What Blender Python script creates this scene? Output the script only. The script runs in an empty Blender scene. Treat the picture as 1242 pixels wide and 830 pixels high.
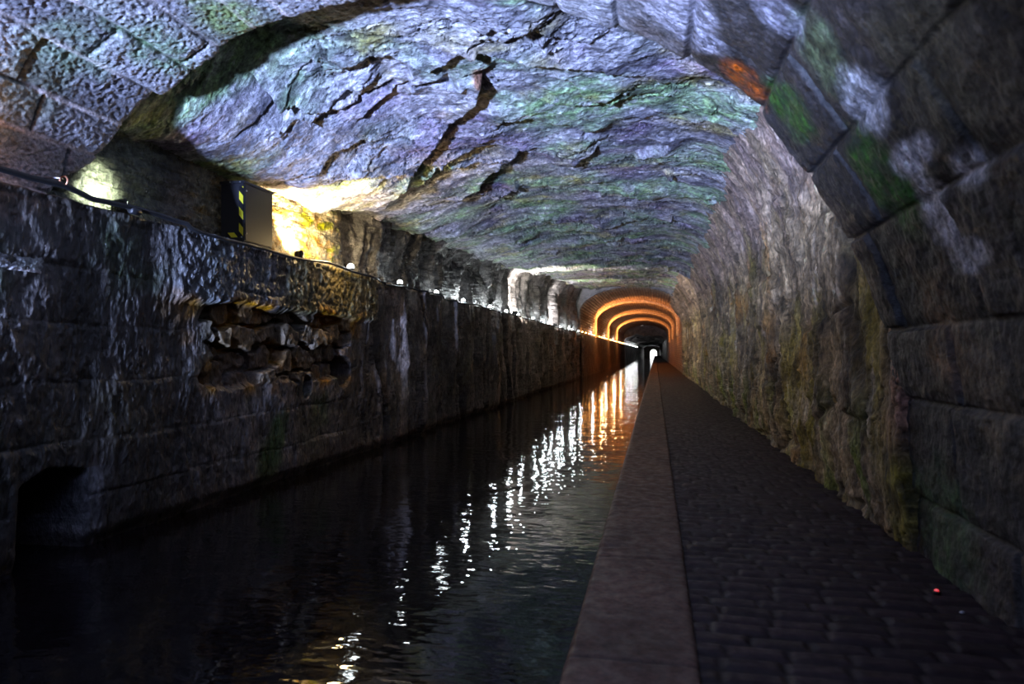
import bpy, bmesh, math, random
import numpy as np
from mathutils import Vector

random.seed(7)
RNG = np.random.default_rng(11)
C = bpy.context.scene.collection

# ------------------------------------------------------------------ camera
F = 828.0
PSI = math.atan2(174.0, F)
PIT = math.atan(13.0 / (F / math.cos(PSI)))
FW = np.array([-math.sin(PSI)*math.cos(PIT), math.cos(PSI)*math.cos(PIT), math.sin(PIT)])
RT = np.array([math.cos(PSI), math.sin(PSI), 0.0])
UP = np.cross(RT, FW)
EYE = np.array([0.0, 0.0, 1.2])

def ray(u, v): return FW + RT*(u-621)/F + UP*(415-v)/F
def on_x(u, v, x): d = ray(u, v); return EYE + d*((x-EYE[0])/d[0])
def on_y(u, v, y): d = ray(u, v); return EYE + d*((y-EYE[1])/d[1])
def on_z(u, v, z): d = ray(u, v); return EYE + d*((z-EYE[2])/d[2])

cam_d = bpy.data.cameras.new('camera')
cam = bpy.data.objects.new('camera', cam_d); C.objects.link(cam)
cam_d.sensor_width = 36.0
cam_d.lens = 36.0*F/1242.0
cam_d.clip_start = 0.05; cam_d.clip_end = 800
from mathutils import Matrix
M = Matrix(((RT[0], UP[0], -FW[0]), (RT[1], UP[1], -FW[1]), (RT[2], UP[2], -FW[2])))
cam.matrix_world = Matrix.Translation(Vector(EYE)) @ M.to_4x4()
cam_d.dof.use_dof = True
cam_d.dof.focus_distance = 11.0
cam_d.dof.aperture_fstop = 2.4
bpy.context.scene.camera = cam

# ------------------------------------------------------------------ noise
_P = RNG.permutation(256).astype(np.int32); _P = np.concatenate([_P, _P, _P])
_G = RNG.normal(size=(256, 3)); _G /= np.linalg.norm(_G, axis=1)[:, None]
_G = _G.astype(np.float32)
def perlin(x, y, z=0.0):
    x, y, z = np.broadcast_arrays(np.asarray(x, np.float32), np.asarray(y, np.float32), np.asarray(z, np.float32))
    xi, yi, zi = np.floor(x), np.floor(y), np.floor(z)
    fx, fy, fz = x-xi, y-yi, z-zi
    xi = xi.astype(np.int32) & 255; yi = yi.astype(np.int32) & 255; zi = zi.astype(np.int32) & 255
    u = fx*fx*fx*(fx*(fx*6-15)+10); v = fy*fy*fy*(fy*(fy*6-15)+10); w = fz*fz*fz*(fz*(fz*6-15)+10)
    def g(i, j, k):
        h = _P[_P[_P[(xi+i) & 255]+((yi+j) & 255)]+((zi+k) & 255)]
        G = _G[h]
        return G[..., 0]*(fx-i)+G[..., 1]*(fy-j)+G[..., 2]*(fz-k)
    def l(a, b, t): return a+t*(b-a)
    return 1.5*l(l(l(g(0,0,0), g(1,0,0), u), l(g(0,1,0), g(1,1,0), u), v),
                 l(l(g(0,0,1), g(1,0,1), u), l(g(0,1,1), g(1,1,1), u), v), w)
def fbm(x, y, z=0.0, o=4, gain=0.5, lac=2.03):
    a, s, t = 1.0, 0.0, 0.0
    for i in range(o):
        s = s + a*perlin(x+17.3*i, y-9.1*i, z+5.7*i); t += a
        x, y, z = x*lac, y*lac, np.asarray(z)*lac; a *= gain
    return s/t
def ridged(x, y, z=0.0, o=4, gain=0.5):
    a, s, t = 1.0, 0.0, 0.0
    for i in range(o):
        s = s + a*(1-np.abs(perlin(x+7.3*i, y+3.1*i, z-2.7*i))*1.6); t += a
        x, y, z = x*2.07, y*2.07, np.asarray(z)*2.07; a *= gain
    return s/t
def smooth(a, b, x):
    t = np.clip((x-a)/(b-a), 0, 1); return t*t*(3-2*t)
def hash2(i, j, k=0):
    h = _P[(_P[(_P[np.asarray(i, np.int32) & 255]+np.asarray(j, np.int32)) & 255]+k) & 255]
    return h/255.0
def worley(x, y, k=0):
    """distance to nearest and second nearest feature point, and the cell id"""
    xi, yi = np.floor(x).astype(np.int32), np.floor(y).astype(np.int32)
    d1 = np.full(x.shape, 9., np.float32); d2 = d1.copy(); cid = np.zeros(x.shape, np.float32)
    for i in (-1, 0, 1):
        for j in (-1, 0, 1):
            px = xi+i+0.15+0.7*hash2(xi+i, yi+j, k); py = yi+j+0.15+0.7*hash2(xi+i, yi+j, k+57)
            d = np.hypot(px-x, py-y)
            n = d < d1
            d2 = np.where(n, d1, np.minimum(d2, d)); cid = np.where(n, hash2(xi+i, yi+j, k+91), cid); d1 = np.where(n, d, d1)
    return d1, d2, cid
def terrace(h, n, sharp=0.12):
    q = h*n; f = np.floor(q); r = q-f
    return (f+smooth(0.5-sharp, 0.5+sharp, r))/n
def col(r, g, b): return np.array([r, g, b], np.float32)
def lerp3(a, b, t): return a*(1-t[..., None])+b*t[..., None]

def gritty(c, a, b, k, amount=0.9, sat=1.3, cracks=0.6, seed=0.0):
    """mineral grain of the stone: speckle, thin dark seams and stronger colour, all in the stone's own colour"""
    n = fbm(a, b, seed, 5, 0.72)
    seam = smooth(0.86, 0.97, 1-np.abs(perlin(a*0.45+0.8*n, b*0.45+0.8*n, seed+3))*1.2)
    seam *= smooth(-0.15, 0.25, perlin(a*0.13, b*0.13, seed+8))
    g = c.mean(-1, keepdims=True); c = np.clip(g+(c-g)*sat, 0.003, 1)
    return np.clip(c*np.exp(amount*2.2*n)[..., None]*(1-cracks*seam)[..., None], 0.004, 0.85), seam, n
# ------------------------------------------------------------------ mesh helpers
def grid_object(name, P, colour, mat, wet=None, flip=False):
    n, m = P.shape[:2]
    idx = np.arange(n*m, dtype=np.int32).reshape(n, m)
    q = np.stack([idx[:-1, :-1], idx[1:, :-1], idx[1:, 1:], idx[:-1, 1:]], -1).reshape(-1, 4)
    if flip: q = q[:, ::-1]
    me = bpy.data.meshes.new(name)
    me.vertices.add(n*m); me.vertices.foreach_set('co', np.ascontiguousarray(P, np.float32).ravel())
    k = len(q)
    me.loops.add(4*k); me.loops.foreach_set('vertex_index', np.ascontiguousarray(q, np.int32).ravel())
    me.polygons.add(k); me.polygons.foreach_set('loop_start', np.arange(0, 4*k, 4, dtype=np.int32))
    me.polygons.foreach_set('use_smooth', np.ones(k, bool))
    me.update(calc_edges=True)
    a = me.attributes.new('Tint', 'FLOAT_COLOR', 'POINT')
    c4 = np.ones((n*m, 4), np.float32); c4[:, :3] = np.clip(colour.reshape(-1, 3), 0.0, 1)
    if wet is not None: c4[:, 3] = np.broadcast_to(wet, (n, m)).ravel()
    a.data.foreach_set('color', c4.ravel())
    me.materials.append(mat)
    o = bpy.data.objects.new(name, me); C.objects.link(o)
    return o
def steps(y0, y1, k, lo, hi=9.0):
    ys = [y0]
    while ys[-1] < y1: ys.append(ys[-1]+min(max(lo, k*ys[-1]**2), hi))
    ys[-1] = y1
    return np.array(ys, np.float32)
def obj(name, bm, mat, parent=None, smooth_shade=True):
    me = bpy.data.meshes.new(name)
    bmesh.ops.recalc_face_normals(bm, faces=bm.faces)
    bm.to_mesh(me); bm.free()
    for p in me.polygons: p.use_smooth = smooth_shade
    for m in (mat if isinstance(mat, (list, tuple)) else [mat]): me.materials.append(m)
    o = bpy.data.objects.new(name, me); C.objects.link(o)
    if parent: o.parent = parent
    return o
def tag(o, label, cat, group=None, kind=None):
    o['label'] = label; o['category'] = cat
    if group: o['group'] = group
    if kind: o['kind'] = kind
    return o
def thing(name, label, cat, loc=(0, 0, 0), rot=(0, 0, 0), group=None):
    o = bpy.data.objects.new(name, None); C.objects.link(o)
    o.empty_display_size = 0.1
    o.location = loc; o.rotation_euler = rot
    return tag(o, label, cat, group)
def add_box(bm, lo, hi, bevel=0.0, seg=2, mi=0):
    b = bmesh.new()
    bmesh.ops.create_cube(b, size=1)
    for v in b.verts:
        for i in range(3): v.co[i] = (lo[i]+hi[i])/2+v.co[i]*(hi[i]-lo[i])
    if bevel: bmesh.ops.bevel(b, geom=b.edges[:], offset=bevel, segments=seg, affect='EDGES')
    for f in b.faces: f.material_index = mi
    me = bpy.data.meshes.new('tmp'); b.to_mesh(me); b.free(); bm.from_mesh(me); bpy.data.meshes.remove(me)
def add_tube(bm, pts, r, seg=8, cap=True):
    pts = [Vector(p) for p in pts]; rs = r if isinstance(r, (list, tuple)) else [r]*len(pts)
    rings = []; up = Vector((0, 0, 1)); prev = None
    for i, p in enumerate(pts):
        t = (pts[min(i+1, len(pts)-1)]-pts[max(i-1, 0)]).normalized()
        n = t.cross(up) if prev is None else prev-t*prev.dot(t)
        if n.length < 1e-4: n = t.cross(Vector((1, 0, 0)))
        n.normalize(); prev = n; b = t.cross(n)
        rings.append([bm.verts.new(p+(n*math.cos(a)+b*math.sin(a))*rs[i]) for a in [2*math.pi*k/seg for k in range(seg)]])
    for A, B in zip(rings, rings[1:]):
        for k in range(seg): bm.faces.new((A[k], A[(k+1) % seg], B[(k+1) % seg], B[k]))
    if cap: bm.faces.new(rings[0][::-1]); bm.faces.new(rings[-1])
def add_lathe(bm, prof, seg=16, axis='z', at=(0, 0, 0)):
    rings = []
    for r, h in prof:
        ring = []
        for k in range(seg):
            a = 2*math.pi*k/seg; p = (r*math.cos(a), r*math.sin(a), h)
            if axis == 'y': p = (p[0], p[2], p[1])
            if axis == 'x': p = (p[2], p[0], p[1])
            ring.append(bm.verts.new((p[0]+at[0], p[1]+at[1], p[2]+at[2])))
        rings.append(ring)
    for A, B in zip(rings, rings[1:]):
        for k in range(seg): bm.faces.new((A[k], A[(k+1) % seg], B[(k+1) % seg], B[k]))
    bm.faces.new(rings[0][::-1]); bm.faces.new(rings[-1])

# ------------------------------------------------------------------ materials
def new_mat(name):
    m = bpy.data.materials.new(name); m.use_nodes = True
    nt = m.node_tree; b = nt.nodes['Principled BSDF']
    return m, nt, b
def rock_mat(name, scale=40.0, bump=0.35, dist=0.01, rough=(0.35, 0.75), spec=0.5, stretch=(1, 1, 1), con=(0.55, 1.4)):
    m, nt, b = new_mat(name); N, L = nt.nodes.new, nt.links.new
    at = N('ShaderNodeAttribute'); at.attribute_name = 'Tint'
    tc = N('ShaderNodeTexCoord'); mp = N('ShaderNodeMapping'); mp.inputs['Scale'].default_value = stretch
    L(tc.outputs['Object'], mp.inputs['Vector'])
    n1 = N('ShaderNodeTexNoise'); n1.inputs['Scale'].default_value = scale; n1.inputs['Detail'].default_value = 6; n1.inputs['Roughness'].default_value = 0.65
    L(mp.outputs[0], n1.inputs['Vector'])
    n2 = N('ShaderNodeTexNoise'); n2.inputs['Scale'].default_value = scale*0.35; n2.inputs['Detail'].default_value = 4
    L(mp.outputs[0], n2.inputs['Vector'])
    rr = N('ShaderNodeMapRange'); rr.inputs['From Min'].default_value = 0.32; rr.inputs['From Max'].default_value = 0.68
    rr.inputs['To Min'].default_value = con[0]; rr.inputs['To Max'].default_value = con[1]; L(n1.outputs['Fac'], rr.inputs['Value'])
    mx = N('ShaderNodeVectorMath'); mx.operation = 'SCALE'; L(at.outputs['Color'], mx.inputs[0]); L(rr.outputs[0], mx.inputs['Scale'])
    L(mx.outputs[0], b.inputs['Base Color'])
    r2 = N('ShaderNodeMapRange'); r2.inputs['From Min'].default_value = 0.35; r2.inputs['From Max'].default_value = 0.65
    r2.inputs['To Min'].default_value = rough[0]; r2.inputs['To Max'].default_value = rough[1]
    L(n2.outputs['Fac'], r2.inputs['Value']); L(r2.outputs[0], b.inputs['Roughness'])
    b.inputs['Specular IOR Level'].default_value = spec
    bp = N('ShaderNodeBump'); bp.inputs['Strength'].default_value = bump; bp.inputs['Distance'].default_value = dist
    L(n1.outputs['Fac'], bp.inputs['Height']); L(bp.outputs[0], b.inputs['Normal'])
    return m
def plain(name, c, rough=0.5, metal=0.0, spec=0.5):
    m, nt, b = new_mat(name); N, L = nt.nodes.new, nt.links.new
    n = N('ShaderNodeTexNoise'); n.inputs['Scale'].default_value = 30
    tc = N('ShaderNodeTexCoord'); L(tc.outputs['Object'], n.inputs['Vector'])
    r = N('ShaderNodeMapRange'); r.inputs['To Min'].default_value = 0.8; r.inputs['To Max'].default_value = 1.2; L(n.outputs['Fac'], r.inputs['Value'])
    v = N('ShaderNodeVectorMath'); v.operation = 'SCALE'; v.inputs[0].default_value = c; L(r.outputs[0], v.inputs['Scale'])
    L(v.outputs[0], b.inputs['Base Color'])
    b.inputs['Roughness'].default_value = rough; b.inputs['Metallic'].default_value = metal; b.inputs['Specular IOR Level'].default_value = spec
    return m
def glow(name, c, s):
    m, nt, b = new_mat(name)
    b.inputs['Base Color'].default_value = (0.8, 0.8, 0.8, 1)
    b.inputs['Emission Color'].default_value = (*c, 1); b.inputs['Emission Strength'].default_value = s
    return m
MAT_CEIL = rock_mat('ceiling_rock', 24, 1.0, 0.035, (0.32, 0.7), 0.5, (0.75, 1.15, 1), (0.3, 1.8))
MAT_LEFT = rock_mat('wet_wall_rock', 26, 0.9, 0.025, (0.22, 0.6), 0.55, (1, 1.3, 0.6), (0.4, 1.6))
MAT_RIGHT = rock_mat('right_wall_rock', 24, 1.0, 0.03, (0.4, 0.8), 0.4, (1, 1.3, 0.6), (0.4, 1.6))
MAT_VAULT = rock_mat('dressed_stone', 42, 0.8, 0.015, (0.35, 0.7), 0.5, (1, 1, 1), (0.35, 1.65))
MAT_BRICK = rock_mat('brickwork', 8, 0.3, 0.02, (0.5, 0.9), 0.3)
MAT_PATH = rock_mat('path_setts', 35, 0.4, 0.006, (0.45, 0.8), 0.4)
MAT_FAR = rock_mat('far_rock', 3, 0.6, 0.15, (0.3, 0.7), 0.5)

# ------------------------------------------------------------------ dimensions
XL, XR = -4.13, 1.54
WATER_Z, LEDGE_Z = -0.25, 2.30
XU = -4.50                      # wall above the ledge
Y_ARCH, Y_BRICK, Y_FAR, Y_END, Y_BACK = 4.76, 39.0, 94.0, 250.0, -9.0

# ------------------------------------------------------------------ near masonry vault
prof = np.array([(-4.12, 1.74), (-4.2, 2.05), (-4.28, 2.43), (-4.23, 2.75), (-4.03, 3.15), (-3.75, 3.37), (-3.23, 3.66), (-2.87, 3.75), (-2.5, 3.82),
                 (-2.0, 3.87), (-1.47, 3.87), (-0.89, 3.73), (-0.13, 3.41), (0.36, 3.08), (0.68, 2.81), (0.9, 2.49), (1.09, 2.18), (1.28, 1.83),
                 (1.42, 1.45), (1.49, 1.08), (1.54, 0.72), (1.56, 0.3), (1.56, -0.06)])
# the broken end of the lining: how far along the tunnel it reaches at each of those points
y_end = np.array([3.88, 4.0, 4.2, 4.55, 4.72, 4.76, 4.76, 4.76, 4.76, 4.76, 4.76, 4.76, 4.76, 4.76, 4.76, 4.76, 4.76, 4.76, 4.76, 4.76, 4.76, 4.76, 4.76])
def catmull(P, per=24):
    P = np.vstack([2*P[0]-P[1], P, 2*P[-1]-P[-2]]); out = []
    for i in range(1, len(P)-2):
        t = np.linspace(0, 1, per, endpoint=False)[:, None]
        a, b, c, d = P[i-1], P[i], P[i+1], P[i+2]
        out.append(0.5*((2*b)+(c-a)*t+(2*a-5*b+4*c-d)*t**2+(3*b-a-3*c+d)*t**3))
    out.append(P[-2][None]); return np.vstack(out)
dense = catmull(np.column_stack([prof, y_end]))
arc = np.concatenate([[0], np.cumsum(np.hypot(*np.diff(dense[:, :2], axis=0).T))])
S = np.arange(0, arc[-1], 0.008, dtype=np.float32)
px, pz, pe = (np.interp(S, arc, dense[:, i]) for i in range(3))
tx, tz = np.gradient(px), np.gradient(pz); ln = np.hypot(tx, tz)
k5 = np.ones(31)/31
nx, nz = np.convolve(np.pad(tz/ln, 15, 'edge'), k5, 'valid'), np.convolve(np.pad(-tx/ln, 15, 'edge'), k5, 'valid')
if True:
    T0 = np.concatenate([np.linspace(Y_BACK, 1.2, 60), np.arange(1.21, 4.76, 0.008)]).astype(np.float32)
    cut = np.interp(S, arc, dense[:, 2])
    courses = []
    s = 0.0
    while s < arc[-1]: courses.append(s); s += (0.29+0.12*random.random()) if s < 4.6 else (0.42+0.2*random.random())
    courses = np.array(courses)
    ci = np.searchsorted(courses, S, side='right')-1
    nxt = np.append(courses[1:], arc[-1]+0.3)
    d_bed = np.minimum(S-courses[ci], nxt[ci]-S)
    cut = cut+(hash2(ci, ci*3+1, 5)-0.5)*0.07+0.025*fbm(S*3, S*0+1.5)
    frac = (T0-Y_BACK)/(Y_ARCH-Y_BACK)
    YY = T0[:, None]-(1-smooth(0, 1.0, (Y_ARCH-T0)/2.2))[:, None]*(Y_ARCH-cut)[None, :]
    SS = np.broadcast_to(S[None, :], YY.shape)
    CI = np.broadcast_to(ci[None, :], YY.shape)
    blen = 0.75+0.55*hash2(CI, CI*7+3, 2)
    off = hash2(CI, CI*5+2, 8)*1.3
    bi = np.floor((YY+20+off)/blen).astype(np.int32)
    fy = (YY+20+off)/blen-bi
    d_perp = np.minimum(fy, 1-fy)*blen
    warp = 0.005*fbm(YY*4, SS*4, o=2)
    dj = np.minimum(d_bed[None, :]+warp, d_perp+warp)
    joint = 1-smooth(0.004, 0.022, dj)
    rid = hash2(bi, CI, 17); rid2 = hash2(bi, CI, 43)
    leftness = 1-smooth(4.2, 5.6, SS)
    # tooled dimples on the left, rough quarry faces on the right
    limej = smooth(-0.35, 0.15, fbm(YY*1.3+4, SS*2.1, 7.7))*(d_bed[None, :] < d_perp+0.01)
    peck = ridged(YY*17+0.3*SS, SS*27, 0.5, o=2)
    H = leftness*(0.019*(peck-0.55)+0.008*fbm(YY*5, SS*5)) + (1-leftness)*(0.03*fbm(YY*3.5, SS*3.5, o=5, gain=0.6)+0.010*ridged(YY*15, SS*8, o=3))
    H = H + (rid-0.5)*np.where(SS < 4.6, 0.02, 0.045) + 0.012*smooth(0, 0.09, dj)
    H = H*(1-joint*0.75) - joint*(0.014-0.022*limej*leftness)
    H = H - 0.03*np.exp(-np.maximum(np.interp(T0, [0, Y_ARCH], [Y_ARCH, 0])[:, None], 0)/0.03)*(0.5+hash2(bi, CI, 71))
    X = px[None, :]+nx[None, :]*H; Z = pz[None, :]+nz[None, :]*H
    # colour: grey sandstone, green algae, lime and rust of its own
    g1 = smooth(-0.1, 0.5, fbm(YY*1.1, SS*1.1, 3.3)); g2 = smooth(0.05, 0.45, fbm(YY*2.3+9, SS*1.7, 1.1))
    base = lerp3(col(0.30, 0.29, 0.31), col(0.40, 0.385, 0.40), rid)
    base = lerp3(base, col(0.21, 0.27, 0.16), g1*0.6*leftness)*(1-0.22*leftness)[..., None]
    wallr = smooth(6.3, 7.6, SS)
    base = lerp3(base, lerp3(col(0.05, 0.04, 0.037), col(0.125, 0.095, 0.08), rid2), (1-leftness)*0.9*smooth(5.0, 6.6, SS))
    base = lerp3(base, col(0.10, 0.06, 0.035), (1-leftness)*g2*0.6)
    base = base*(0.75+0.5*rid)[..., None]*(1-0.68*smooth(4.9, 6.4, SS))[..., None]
    base = lerp3(base, col(0.72, 0.64, 0.62), np.clip(1-smooth(0.006, 0.03, dj), 0, 1)*limej*0.9*leftness)
    base = lerp3(base, col(0.03, 0.03, 0.03), joint*(1-limej)*0.8)
    def spot(u, v, ru, rv, k=0.0, x_plane=None, y=None):
        """soft irregular patch of the lining around the point seen at (u, v)"""
        d = ray(u, v); best = None
        for t in np.linspace(0.5, 6, 1200):
            p = EYE+d*t
            j = np.argmin(np.hypot(px-p[0], pz-p[2])); q = (p[0]-px[j])*nx[j]+(p[2]-pz[j])*nz[j]
            if q < 0: best = (p[1], S[j]); break
        if best is None: return np.zeros(YY.shape, np.float32)
        e = np.hypot((YY-best[0])/ru, (SS-best[1])/rv)+0.55*fbm(YY*3.5+k, SS*3.5, k)
        return (1-smooth(0.5, 1.05, e))*(0.35+0.65*smooth(-0.3, 0.25, fbm(YY*9, SS*9, k+3, 4, 0.65)))
    for (u, v, ru, rv, c, a) in [
        (907, 100, 0.20, 0.22, (0.30, 0.075, 0.02), .9), (960, 130, 0.28, 0.30, (0.025, 0.065, 0.012), .9), (1075, 215, 0.30, 0.35, (0.02, 0.075, 0.012), .9),
        (1000, 60, 0.25, 0.3, (0.12, 0.15, 0.08), .8), (1052, 120, 0.24, 0.2, (0.75, 0.72, 0.75), .9), (1135, 250, 0.22, 0.2, (0.85, 0.8, 0.82), .95),
        (1110, 190, 0.3, 0.10, (0.75, 0.7, 0.72), .85), (1180, 205, 0.16, 0.1, (0.7, 0.66, 0.66), .85), (1180, 310, 0.25, 0.1, (0.7, 0.66, 0.66), .85),
        (830, 20, 0.35, 0.35, (0.5, 0.47, 0.52), .7), (945, 20, 0.2, 0.22, (0.42, 0.4, 0.46), .6), (1130, 60, 0.4, 0.4, (0.14, 0.12, 0.08), .7),
        (1150, 400, 0.35, 0.4, (0.20, 0.12, 0.07), .6), (1205, 480, 0.2, 0.4, (0.2, 0.15, 0.1), .6), (1215, 100, 0.3, 0.3, (0.12, 0.10, 0.08), .6),
        (85, 60, 0.4, 0.25, (0.19, 0.27, 0.17), .5), (190, 60, 0.5, 0.25, (0.16, 0.27, 0.12), .6), (270, 15, 0.5, 0.25, (0.2, 0.28, 0.06), .6),
        (1040, 300, 0.3, 0.4, (0.10, 0.07, 0.05), .8), (1150, 640, 0.5, 0.4, (0.05, 0.09, 0.04), .7)]:
        m_ = spot(u, v, ru, rv, u*0.01)
        base = lerp3(base, np.array(c, np.float32), m_*a)
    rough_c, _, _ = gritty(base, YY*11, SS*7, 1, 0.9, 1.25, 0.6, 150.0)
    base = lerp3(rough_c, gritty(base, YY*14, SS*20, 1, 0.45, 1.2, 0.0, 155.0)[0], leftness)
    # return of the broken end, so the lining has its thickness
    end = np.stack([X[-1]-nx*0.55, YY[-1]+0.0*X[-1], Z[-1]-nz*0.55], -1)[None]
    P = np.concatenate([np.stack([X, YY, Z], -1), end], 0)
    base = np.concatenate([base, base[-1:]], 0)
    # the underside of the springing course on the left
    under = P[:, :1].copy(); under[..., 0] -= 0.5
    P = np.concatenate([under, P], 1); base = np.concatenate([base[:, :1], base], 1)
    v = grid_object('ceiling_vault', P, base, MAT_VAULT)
    tag(v, 'near vault of tooled stone blocks arching over the towpath and canal', 'vault', kind='structure')

# ------------------------------------------------------------------ rock ceiling
def ceiling_z(X, Y):
    zc = np.interp(Y, [4, 6, 10, 21.8, 22.6, 30, 39.5], [4.12, 4.02, 3.95, 3.9, 4.12, 4.5, 4.95])
    zl = np.interp(Y, [4, 5.5, 6.5, 8.6, 12.6, 21.8, 22.6, 39.5], [3.1, 3.12, 3.16, 3.3, 3.48, 3.86, 4.1, 4.9])
    st = np.interp(Y, [4.8, 6.2, 8.0], [-3.3, -2.6, -1.9])
    z = zc-(zc-zl)*smooth(0, 1, (st-X)/(st+4.38))
    z = z-0.62*np.clip((X-0.1)/1.5, 0, 1.4)**2
    return z
def seg_sd(X, Y, pts):
    """distance to a polyline and on which side of it"""
    best = np.full(X.shape, 99., np.float32); side = np.zeros(X.shape, np.float32); par = np.zeros(X.shape, np.float32)
    n = len(pts)-1
    for i in range(n):
        a, b = pts[i], pts[i+1]; d = b-a; L2 = d@d
        t = np.clip(((X-a[0])*d[0]+(Y-a[1])*d[1])/L2, 0, 1)
        qx, qy = X-a[0]-t*d[0], Y-a[1]-t*d[1]
        r = np.hypot(qx, qy); m = r < best
        best = np.where(m, r, best); side = np.where(m, np.sign(d[0]*qy-d[1]*qx), side); par = np.where(m, (i+t)/n, par)
    return best, side, par
if True:
    ys = steps(4.3, 39.4, 1/2600., 0.008); xs = np.arange(-4.75, 1.95, 0.0095, dtype=np.float32)
    X, Y = np.meshgrid(xs, ys)
    Z0 = ceiling_z(X, Y)
    wx, wy = X+0.25*fbm(X*0.9, Y*0.9, 2.2, 3), Y+0.25*fbm(X*0.9, Y*0.9, 8.2, 3)
    D = np.zeros(X.shape, np.float32)          # positive = hangs lower
    D += 0.09*fbm(wx*0.45, wy*0.38, 0.4, 3)
    rag = fbm(X*2.2+Y, Y*2.6, 41.0, 5, 0.62)
    def shingle(sy, sx, warp, ragged, k):
        """overlapping rock layers: each sags a little, then breaks back up at a ragged lip"""
        q = sy*Y+sx*X+warp*fbm(X*0.55, Y*0.42, k, 3)+ragged*rag
        f = q-np.floor(q); n = np.floor(q)
        a = smooth(-0.15, 0.35, fbm(X*0.8+n*3.7, Y*0.6+n*1.9, k+2, 3))
        return a*np.minimum(f, (1-f)*14)**1.3
    D += 0.14*shingle(0.42, -0.22, 1.5, 0.22, 5.1)
    D += 0.075*shingle(0.9, -0.45, 1.6, 0.35, 15.1)
    D += 0.035*shingle(1.9, -0.8, 1.7, 0.6, 25.1)
    D += 0.025*terrace(fbm(X*2.0+0.5*Y, Y*2.4, 61.0, 5, 0.6)*0.5+0.5, 7, 0.06)
    D += 0.028*fbm(X*4.5+1.2*Y, Y*5.5, 1.0, 5, 0.66)
    D += 0.016*ridged(X*9+2*Y, Y*11, 0.3, 4, 0.6)
    # the big hanging slab and the scarps running over the roof
    def scarp(pix, amp, L, flip=1):
        global D
        pts = np.array([on_z(u, v, 3.9)[:2] for u, v in pix])
        d, sd, par = seg_sd(X+0.05*fbm(X*3, Y*3, 4.4, 3), Y+0.05*fbm(X*3, Y*3, 6.4, 3), pts)
        fade = smooth(0, 0.12, par)*smooth(1, 0.88, par)
        inside = smooth(-0.02, 0.02, d*sd*flip)
        D += amp*fade*inside*np.exp(-d/L)
        D -= fade*(1-inside)*(0.05*np.exp(-(d/0.05)**2)+0.4*amp*np.exp(-d/0.25))
    scarp([(455, 215), (478, 195), (505, 168), (540, 142), (578, 120), (585, 100), (572, 92)], 0.15, 1.2, -1)
    scarp([(380, 80), (450, 70), (520, 82), (560, 66), (600, 70), (660, 78), (712, 84), (760, 92)], 0.10, 0.4, -1)
    scarp([(500, 200), (540, 172), (580, 168), (625, 172), (655, 182), (700, 205)], 0.10, 0.5, -1)
    scarp([(545, 222), (580, 210), (612, 190), (640, 176)], 0.12, 0.35, -1)
    scarp([(600, 148), (640, 140), (690, 150), (720, 160)], 0.06, 0.3, -1)
    scarp([(375, 190), (420, 178), (455, 170), (480, 160)], 0.06, 0.3, -1)
    scarp([(430, 120), (470, 108), (520, 98), (545, 92)], 0.07, 0.3, -1)
    scarp([(600, 60), (640, 40), (680, 48), (720, 60)], 0.06, 0.3, -1)
    scarp([(300, 60), (350, 90), (420, 105), (480, 100)], 0.06, 0.4, -1)
    scarp([(740, 230), (800, 240), (860, 225), (905, 235)], 0.06, 0.3, -1)
    scarp([(690, 262), (740, 270), (800, 262), (860, 270)], 0.06, 0.3, -1)
    scarp([(640, 120), (720, 130), (800, 118), (870, 130)], 0.05, 0.3, -1)
    _, seam, gn = gritty(np.full(X.shape+(3,), 0.3, np.float32), X*5+2.2*Y, Y*10, 1, seed=140.0)
    D -= 0.022*seam; D += 0.012*gn
    near = 1-smooth(4.6, 5.4, Y)
    Zc = np.maximum(Z0-D, np.interp(X, px[60:-250], pz[60:-250])*near+0.10*near)
    stripe = fbm(X*1.3+0.6*Y, Y*3.2, 2.5, 5, 0.6)
    g = smooth(-0.15, 0.35, fbm(wx*0.7, wy*1.0, 12.1, 4)); y_ = smooth(0.08, 0.45, fbm(wx*1.3+3, wy*1.5, 15.1, 4)); p_ = smooth(0.0, 0.4, fbm(wx*1.0+7, wy*0.8, 19.9, 3))
    base = lerp3(col(0.11, 0.105, 0.13), col(0.50, 0.48, 0.52), smooth(-0.3, 0.35, stripe))
    speck = 0.45+0.55*smooth(-0.25, 0.25, fbm(X*6+Y, Y*9, 33.0, 4, 0.65))
    base = lerp3(base, col(0.27, 0.44, 0.18), g*0.9*speck); base = lerp3(base, col(0.50, 0.42, 0.10), y_*0.7*speck); base = lerp3(base, col(0.38, 0.26, 0.44), p_*0.55*(1-g)*speck)
    white = smooth(0.25, 0.5, fbm(X*2.2+1.1*Y, Y*5, 21.0, 4, 0.6)); base = lerp3(base, col(0.62, 0.60, 0.62), white*0.75)
    fleck = smooth(0.22, 0.42, fbm(X*7+3*Y, Y*12, 71.0, 4, 0.65)); base = lerp3(base, col(0.72, 0.70, 0.74), fleck*0.6)
    dk = smooth(0.2, 0.4, fbm(X*5+2*Y, Y*9, 75.0, 4, 0.65)); base = lerp3(base, col(0.05, 0.05, 0.07), dk*0.6)
    crack = smooth(0.80, 0.95, ridged(wx*0.9+0.8*wy, wy*2.0, 3.0, 3)); base = lerp3(base, col(0.06, 0.055, 0.06), crack*0.55)
    o_ = np.hypot((X-on_z(583, 95, 3.9)[0])/0.12, (Y-on_z(583, 95, 3.9)[1])/0.2); base = lerp3(base, col(0.35, 0.13, 0.05), (1-smooth(0.4, 1.0, o_))*0.8)
    base, _, _ = gritty(base, X*5+2.2*Y, Y*10, 1, 0.85, 1.05, 0.75, 140.0)
    cz = grid_object('ceiling', np.stack([X, Y, Zc], -1), base, MAT_CEIL, flip=True)
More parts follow.
